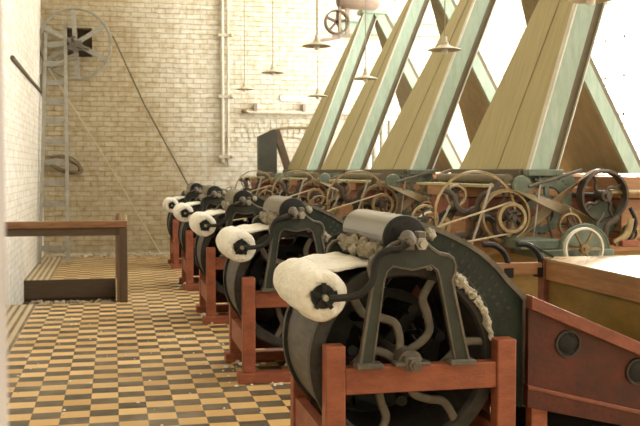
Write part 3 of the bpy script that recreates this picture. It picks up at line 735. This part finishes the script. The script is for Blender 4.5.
# ------------------------------------------------------------------ inclined conveyors (camelback towers)
def conveyor(yk, k, W, label):
    WT, ZB, ZT = .22, 1.56, 4.25
    X0 = 3.22 if k > 3 else 3.14
    a = empty('inclined_conveyor', (X0 + .9, yk + W / 2, ZB)); O = (-(X0 + .9), -(yk + W / 2), -ZB)
    xt = X0 + (ZT - ZB) / k
    def fp(dx, z): return (X0 + (z - ZB) / k + dx, z)
    bx, bk = max(4.303, xt + .12), 1.84
    def bp(dx, z): return (bx + (4.232 - z) / bk + dx, z)
    def wid(z): return W + (WT - W) * (z - ZB) / (ZT - ZB)
    def slab(name, mt, fn, d0, d1, ya, yb, par):
        """sheet between two side lines; ya, yb are functions of z"""
        m = MB(O); q = []
        for z in (ZB, 4.232):
            for d, yy in ((d0, ya(z)), (d1, ya(z)), (d1, yb(z)), (d0, yb(z))):
                p = fn(d, z); q.append(m.v((p[0], yk + yy, p[1])))
        m.f(q[:4]); m.f(q[4:][::-1])
        for i in range(4): j = (i + 1) % 4; m.f([q[i], q[4 + i], q[4 + j], q[j]])
        return m.build(name, mt, par, smooth=0)
    PW = .165
    C0 = lambda v: (lambda z: v)
    n = slab('front_leg', 'palegreen', fp, 0, PW, C0(0), C0(.06), a)
    slab('channel', 'olivedark', fp, PW, PW + .08, C0(.03), C0(.055), n)
    slab('edge_strip', 'whiteedge', fp, -.006, .006, C0(-.008), C0(.062), n)  # thin cream strip along the outer edge of the leg
    slab('edge_strip', 'whiteedge', fp, PW + .075, PW + .084, C0(0), C0(.05), n)
    slab('front_leg', 'palegreen', fp, .04, PW, lambda z: wid(z) - .05, wid, a)
    n = slab('back_leg', 'palegreen', bp, 0, .17, C0(0), C0(.06), a)
    slab('channel', 'olivedark', bp, .17, .23, C0(.01), C0(.06), n)
    slab('back_leg', 'palegreen', bp, .05, .17, lambda z: wid(z) - .05, wid, a)
    slab('canvas_belt', 'olive', fp, .010, .040, C0(.06), wid, a)
    slab('return_belt', 'olivedark', fp, PW, PW + .03, C0(.06), lambda z: wid(z) - .05, a)
    slab('seam', 'olivemid', fp, .004, .03, lambda z: wid(z) * .42, lambda z: wid(z) * .42 + .012, a)
    slab('back_belt', 'olivemid', bp, .02, .06, C0(.06), wid, a)
    m = MB(O); m.box(xt - .06, bx + .22, yk - .03, yk + WT + .06, ZT - .03, ZT + .05); m.build('apex_plate', 'palegreen', a, bevel=.01)
    m = MB(O); m.box(X0 - .02, X0 + .28, yk - .05, yk + .06, ZB - .01, ZB + .045); m.build('foot_casting', 'castgreen', a, bevel=.008)
    m = MB(O); m.box(X0 - .05, X0 + .03, yk + .07, yk + W, ZB - .05, ZB + .05); m.build('foot_board', 'olivedark', a, bevel=.008)
    tag(a, label, 'conveyor', 'inclined conveyors above the machines')
conveyor(Y1 + PITCH, 3.37, 1.62, 'nearest and broadest olive canvas inclined conveyor, beside the window glare')
conveyor(Y1 + PITCH * 2, 2.565, 1.75, 'olive inclined conveyor second from the right, a pendant lamp hanging before it')
conveyor(Y1 + PITCH * 3, 2.55, 1.85, 'olive inclined conveyor second from the left, with pale green edge beam')
conveyor(Y1 + PITCH * 4, 2.68, 1.95, 'farthest and narrowest inclined conveyor, its pale green apex in view near the ceiling motor')

# ------------------------------------------------------------------ pendant lamps
def lamp():
    r = empty('pendant_lamp', (0, 0, 0))
    m = MB(); m.lathe([(.155, 0), (.150, .006), (.075, .028), (.040, .045), (.030, .075), (.022, .078), (.030, .040), (.070, .020), (.145, -.004)], (0, 0, 0), axis='Z', n=32); m.build('shade', 'enamel', r)
    m = MB(); m.cyl((0, 0, 0), .022, .06, .12, axis='Z', n=14); m.build('socket', 'pipe', r)
    m = MB(); m.blob((0, 0, -.012), .030, (1, 1, 1.1), 0, 2); m.build('bulb', 'white', r)
    m = MB(); m.tube([(0, 0, .11), (0, 0, 1.8), (0, 0, 3.37)], .006, n=6); m.build('cord', 'cord', r)
    return r
l0 = lamp()
LS = [(2.13, 7.0, 2.94, 'near white pendant lamp cut by the top edge, left of the upper middle conveyors'),
      (2.12, 9.8, 2.91, 'largest fully visible lamp of the left row, hanging before the cream brick wall'),
      (2.12, 12.6, 2.91, 'middle lamp of the left row, hanging before the cream brick wall'),
      (2.12, 15.4, 2.92, 'leftmost and farthest small pendant lamp, near the wall pipe'),
      (3.02, 5.6, 2.70, 'pendant lamp at top right, cut by the top edge in the window glare'),
      (2.97, 8.2, 2.695, 'pendant lamp with knotted flex in front of the third conveyor'),
      (2.98, 11.0, 2.695, 'small pendant lamp in front of the second farthest conveyor'),
      (3.0, 13.8, 2.70, 'tiny pendant lamp beside the farthest conveyor edge')]
for i, (x, y, z, lb) in enumerate(LS):
    o = l0 if i == 0 else copy_tree(l0)
    o.location = (x, y, z); tag(o, lb, 'lamp', 'white pendant lamps')

# ------------------------------------------------------------------ ladder
ld = empty('ladder', (-1.08, 16.60, 0))
def LD(): return MB((1.08, -16.60, 0))
A0, A1 = Vector((-1.235, 16.60, 0)), Vector((-1.175, 18.10, 4.25)); B0, B1 = Vector((-.765, 16.60, 0)), Vector((-.835, 18.10, 4.28))
for a, b in ((A0, A1), (B0, B1)):
    m = LD(); m.bar(a, b, .058, .07, up=(0, 1, 0)); m.build('rail', 'ladder', ld, smooth=0)
for z in (3.88, 3.52, 3.17, 2.82, 2.47, 2.10, 1.74, 1.37, 1.00, .63, .26):
    t = z / 4.25; m = LD(); m.bar(A0.lerp(A1, t), B0.lerp(B1, t), .035, .095, up=(0, 0, 1)); m.build('rung', 'ladder', ld, smooth=0)
tag(ld, 'tall grey wooden ladder leaning on the back wall in the left corner', 'ladder')

# ------------------------------------------------------------------ wall pulley with ropes
wp = empty('wall_pulley', (-.655, 18.0, 3.925))
m = MB(); m.lathe([(.655, -.035), (.665, 0), (.655, .035), (.630, .035), (.622, 0), (.630, -.035)], (0, 0, 0), n=64); m.build('rim', 'ladder', wp)
for k in range(6):
    a = math.radians(33 + 60 * k); u = Vector((math.cos(a), 0, math.sin(a)))
    m = MB(); m.bar(u * .04, u * .645, .085, .03, up=(0, 1, 0)); m.build('spoke', 'ladder', wp, smooth=0)
m = MB(); m.lathe([(.07, -.06), (.075, .04), (.04, .05), (.04, .30)], (0, 0, 0), n=20, closed=False, cap=True); m.build('hub', 'greyiron', wp)
m = MB(); m.box(-.08, .12, -.09, -.05, -.13, .05); m.bar((.03, -.08, -.04), (.25, -.08, -.10), .08, .05); m.blob((-.02, -.11, .07), .06, (1, 1, 1), .05, 2); m.build('bearing', 'greyiron', wp)
tag(wp, 'large six spoked pulley wheel on the back wall beside the ladder', 'pulley')
m = MB(); m.tube([(-.66, 18.0, 4.565)] and [(0.02, 18.0, 4.08), (.55, 16.9, 2.75), (1.20, 15.55, 1.36)], .013, n=6)
o = m.build('belt_rope', 'darkrope'); tag(o, 'dark rope slanting down from the wall pulley to the farthest machine', 'rope')
m = MB(); m.tube([(-1.13, 17.85, 3.45), (-.1, 18.05, 1.75), (.86, 18.22, .02)], .012, n=6)
o = m.build('guide_rope', 'rope'); tag(o, 'thin pale rope running down the brick wall to the floor', 'rope')
m = MB(); m.tube(smoothpath([(-1.26, 17.9, 3.32), (-1.05, 17.95, 3.55), (-.8, 17.95, 3.68), (-.6, 17.9, 3.72)], 6), .02, n=6); m.tube(smoothpath([(-1.25, 17.9, 3.22), (-1.03, 17.95, 3.48), (-.78, 17.95, 3.60), (-.6, 17.9, 3.64)], 6), .016, n=6)
m.tube(smoothpath([(-1.26, 17.9, 3.33), (-1.255, 17.92, 3.1), (-1.25, 17.95, 2.95)], 4), .02, n=6)
o = m.build('hanging_cable', 'cord'); tag(o, 'pale twin cable sagging from the wall pulley hub to the left corner', 'cable')
m = MB()
for k in range(6):
    c = Vector((-.87 + random.uniform(-.03, .03), 18.17 + .02 * (k % 3), 1.70 + random.uniform(-.02, .02)))
    pts = []
    for i in range(28):
        a = 2 * PI * i / 28; u_, v_ = .34 * math.cos(a) * (1 - .04 * k), (.085 + .012 * k) * math.sin(a)
        pts.append(c + Vector((u_ * .93 + v_ * .3, .03 * math.sin(a * 2 + k), -u_ * .36 + v_)))
    m.tube(pts, .013, n=6, closed=True)
o = m.build('rope_coil', 'coil'); tag(o, 'flattened coil of dark rope hung on the brick wall behind the ladder', 'rope coil')
m = MB(); m.tube([(-1.27, 18.2, 3.02), (-1.265, 15.5, 3.03), (-1.25, 12.75, 3.05)], .028, n=8)
o = m.build('wall_rod', 'darkrope'); tag(o, 'dark rod along the white left wall', 'rod')

# ------------------------------------------------------------------ guard rail around the opening
gr = empty('guard_rail', (.11, 11.6, 0))
def G(): return MB((-.11, -11.6, 0))
m = G(); m.box(-1.279, .165, 11.54, 11.66, .905, .99); m.build('top_rail', 'railwood', gr, bevel=.012)
m = G(); m.box(-1.279, .15, 11.575, 11.625, .815, .905); m.build('lower_rail', 'darkwood', gr, bevel=.004)
m = G(); m.box(.065, .16, 11.55, 11.645, 0, .905); m.build('post', 'darkwood', gr, bevel=.006)
m = G(); m.box(.022, .085, 14.12, 14.20, 0, .93); m.build('post', 'postwood', gr, bevel=.006)
m = G(); m.box(.035, .115, 11.66, 14.22, .905, .965); m.build('side_rail', 'railwood', gr, bevel=.006)
m = G(); m.cyl((.06, 11.72, 0), .028, 0, 1.07, axis='Z', n=10); m.build('post', 'postwood', gr)
m = G(); m.cyl((.14, 11.66, 0), .022, .985, 1.05, axis='Z', n=10); m.build('finial', 'rope', gr)
tag(gr, 'brown wooden guard rail with dark post around the floor opening by the left wall', 'railing')

# ------------------------------------------------------------------ things on / before the back wall
pw = empty('wall_pipe', (2.13, YB - .05, 1.75))
def P(): return MB((-2.13, -(YB - .05), -1.75))
m = P(); m.cyl((2.08, YB - .06, 0), .035, 1.75, 6.25, axis='Z', n=12); m.build('pipe', 'pipe', pw)
m = P(); m.cyl((2.19, YB - .045, 0), .022, 1.70, 6.25, axis='Z', n=10); m.build('conduit', 'pipe', pw)
for z in (1.86, 3.02, 4.2):
    m = P(); m.box(2.0, 2.26, YB - .10, YB - .001, z - .03, z + .03); m.blob((2.26, YB - .1, z), .045, (1, 1, .8), .1, 2); m.build('clamp', 'pipe', pw)
tag(pw, 'cream painted vertical pipe fixed to the brick wall', 'pipe')
hp = empty('wall_bar', (3.3, YB - .06, 2.7))
def Q(): return MB((-3.3, -(YB - .06), -2.7))
m = Q(); m.cyl((0, YB - .08, 2.72), .038, 2.55, 4.9, axis='X', n=12); m.build('bar', 'pipe', hp)
for x in (2.72, 3.68):
    m = Q(); m.box(x - .035, x + .035, YB - .12, YB - .001, 2.74, 2.90); m.build('bracket', 'mauve', hp, bevel=.01)
m = Q(); m.blob((2.52, YB - .09, 2.74), .06, (1.5, 1, .8), .15, 2); m.build('bar_end', 'brass', hp)
tag(hp, 'cream horizontal bar with two brackets on the brick wall', 'wall bar')
m = MB(); m.box(3.22, 3.74, YB - .03, YB - .001, 2.95, 3.06)
o = m.build('wall_plaque', 'white', bevel=.005); tag(o, 'small white rectangular plaque on the brick wall above the bar', 'plaque')
m = MB(); m.tube(smoothpath([(3.0, YB - .03, 2.36), (3.35, YB - .04, 2.43), (3.8, YB - .04, 2.43), (4.2, YB - .03, 2.36)], 6), .022, n=6)
o = m.build('curved_batten', 'brass'); tag(o, 'thin curved tan batten on the brick wall beside the farthest conveyor', 'batten')
ch = empty('grey_chute', (2.85, 17.3, 0))
def H_(): return MB((-2.85, -17.3, 0))
m = H_(); m.prism([(2.63, 0), (2.97, 0), (2.97, 2.28), (2.92, 2.36), (2.63, 2.22)], 17.2, 17.42); m.build('panel', 'chute', ch, smooth=0)
m = H_(); m.prism([(2.90, 2.34), (3.02, 2.36), (3.36, 1.3), (3.24, 1.3)], 17.22, 17.42); m.build('brace', 'brace', ch, smooth=0)
m = H_(); m.box(3.22, 3.38, 17.22, 17.42, 0, 1.3); m.build('leg', 'brace', ch, smooth=0)
tag(ch, 'dark grey upright chute with sloping brown brace before the back wall', 'chute')
rd = empty('radiator', (5.4, 18.2, 1.0))
for k in range(8):
    m = MB(); m.lathe([(.0, 0), (.05, .02), (.055, .06), (.055, 1.64), (.05, 1.68), (.0, 1.70)], (-.56 + .16 * k, -.02, .05), axis='Z', n=12, closed=False); m.build('column', 'white', rd)
for z in (.14, 1.62):
    m = MB(); m.cyl((0, -.02, z), .03, -.6, .6, axis='X', n=10); m.build('header', 'white', rd)
for x in (-.55, .50):
    m = MB(); m.box(x, x + .05, -.05, .0, -1.0, .1); m.build('leg', 'white', rd)
tag(rd, 'white columned radiator against the back wall, seen between the conveyors', 'radiator')
# ceiling motor with pulley
mo = empty('ceiling_motor', (3.7, 15.0, 4.2))
m = MB(); m.lathe([(.0, -.10), (.17, -.10), (.205, -.04), (.205, .52), (.17, .58), (.0, .58)], (0, 0, .22), axis='X', n=28, closed=False); m.build('motor_body', 'mauve', mo)
m = MB(); m.lathe([(.20, -.06), (.20, .06), (.175, .06), (.175, -.06)], (-.13, -.02, -.20), n=32)
for k in range(5): a = k * 2 * PI / 5 + .2; m.bar((-.13, -.02, -.20), (-.13 + .18 * math.cos(a), -.02, -.20 + .18 * math.sin(a)), .04, .04, up=(0, 1, 0))
m.build('pulley', 'brace', mo)
m = MB(); m.box(-.10, -.06, -.06, .0, -.45, 2.1); m.box(.02, .08, -.06, .0, -.40, .9); m.bar((-.2, -.03, -.42), (.10, -.03, -.42), .05, .05); m.bar((-.10, -.03, -.05), (.08, -.03, -.05), .04, .04); m.tube([(-.08, -.03, -.45), (-.45, -.05, -.52)], .025, n=8)
m.build('hanger', 'mauve', mo)
tag(mo, 'mauve grey motor and pulley hung from the ceiling left of the farthest conveyor', 'motor')
# tall end of floor: rubble along the wall foot and on the pit ledge
m = MB()
for k in range(520):
    x = random.uniform(-1.2, 2.0); y = 18.27 - abs(random.gauss(0, .32))
    r = random.uniform(.010, .04); m.blob((x, y, r * .4), r, (1.2, 1.1, .7), .35)
for k in range(90):
    r = random.uniform(.012, .03); m.blob((random.uniform(XL + .1, -.05), random.uniform(13.7, 14.12), -.31 + r * .4), r, (1.3, 1.1, .7), .35)
o = m.build('rubble', 'rubble', smooth=0); tag(o, 'pale crumbled rubble along the foot of the brick wall and in the floor opening', 'rubble', kind='stuff')
m = MB()
for k in range(120):
    x = random.uniform(-1.0, 1.5); y = random.uniform(5.8, 12)
    if x < PX1 + .05 and PY0 - .05 < y: continue
    r = random.uniform(.003, .009); m.blob((x, y, r * .5), r, (1.4, 1.2, .7), .35)
for i in range(5):
    for k in range(40):
        r = random.uniform(.008, .022); m.blob((random.uniform(.85, 1.9), Y1 + PITCH * i + random.uniform(-.12, .9), r * .5), r, (1.4, 1.3, .7), .35)
o = m.build('wool_fluff', 'wool', smooth=0); tag(o, 'scattered white wool fluff on the tiled floor', 'wool fluff', kind='stuff')

# ------------------------------------------------------------------ light
w = bpy.data.worlds.new('World'); bpy.context.scene.world = w; w.use_nodes = True
bg = w.node_tree.nodes['Background']; bg.inputs[0].default_value = (1.0, 0.98, 0.93, 1); bg.inputs[1].default_value = 5.0
def area(name, loc, rot, sx, sy, power, col):
    l = bpy.data.lights.new(name, 'AREA'); l.shape = 'RECTANGLE'; l.size = sx; l.size_y = sy; l.energy = power; l.color = col
    o = bpy.data.objects.new(name, l); C.objects.link(o); o.location = loc; o.rotation_euler = rot; return o
for i, (a, b) in enumerate(WIN):
    area('window_daylight', (XR + .45, (a + b) / 2, (WZ0 + WZ1) / 2), (0, math.radians(90), 0), WZ1 - WZ0, b - a, (120, 260, 750, 860)[i], (0.985, 0.985, 0.94))
for i, (a, b) in enumerate(ROOF_GAPS):  # fill lamps added above the made-up roof openings
    area('roof_gap_fill', ((SX0 + SX1) / 2, (a + b) / 2, ZC + .3), (0, 0, 0), SX1 - SX0, b - a, (20, 45, 150, 120, 110)[i], (0.985, 0.985, 0.94))
sun = bpy.data.lights.new('sun', 'SUN'); sun.energy = 9.0; sun.angle = math.radians(3); sun.color = (1.0, 0.88, 0.68)
so = bpy.data.objects.new('sun', sun); C.objects.link(so)
so.rotation_euler = Vector((-.54, -.81, -.23)).to_track_quat('-Z', 'Y').to_euler()

# ------------------------------------------------------------------ camera
cam = bpy.data.cameras.new('camera'); co = bpy.data.objects.new('camera', cam); C.objects.link(co)
cam.sensor_width = 36; cam.lens = 52.875; cam.clip_start = .05; cam.clip_end = 200
co.location = (0, 0, 1.6); co.rotation_euler = (math.radians(90 - 2.619), 0, math.radians(-12.406))
cam.dof.use_dof = True; cam.dof.focus_distance = 4.8; cam.dof.aperture_fstop = 7.5
sc = bpy.context.scene; sc.camera = co
sc.view_settings.view_transform = 'Standard'; sc.view_settings.look = 'None'; sc.view_settings.exposure = 0.06; sc.view_settings.gamma = 1.0
sc.view_settings.use_curve_mapping = False
sc.cycles.use_denoising = True
sc.cycles.max_bounces = 8
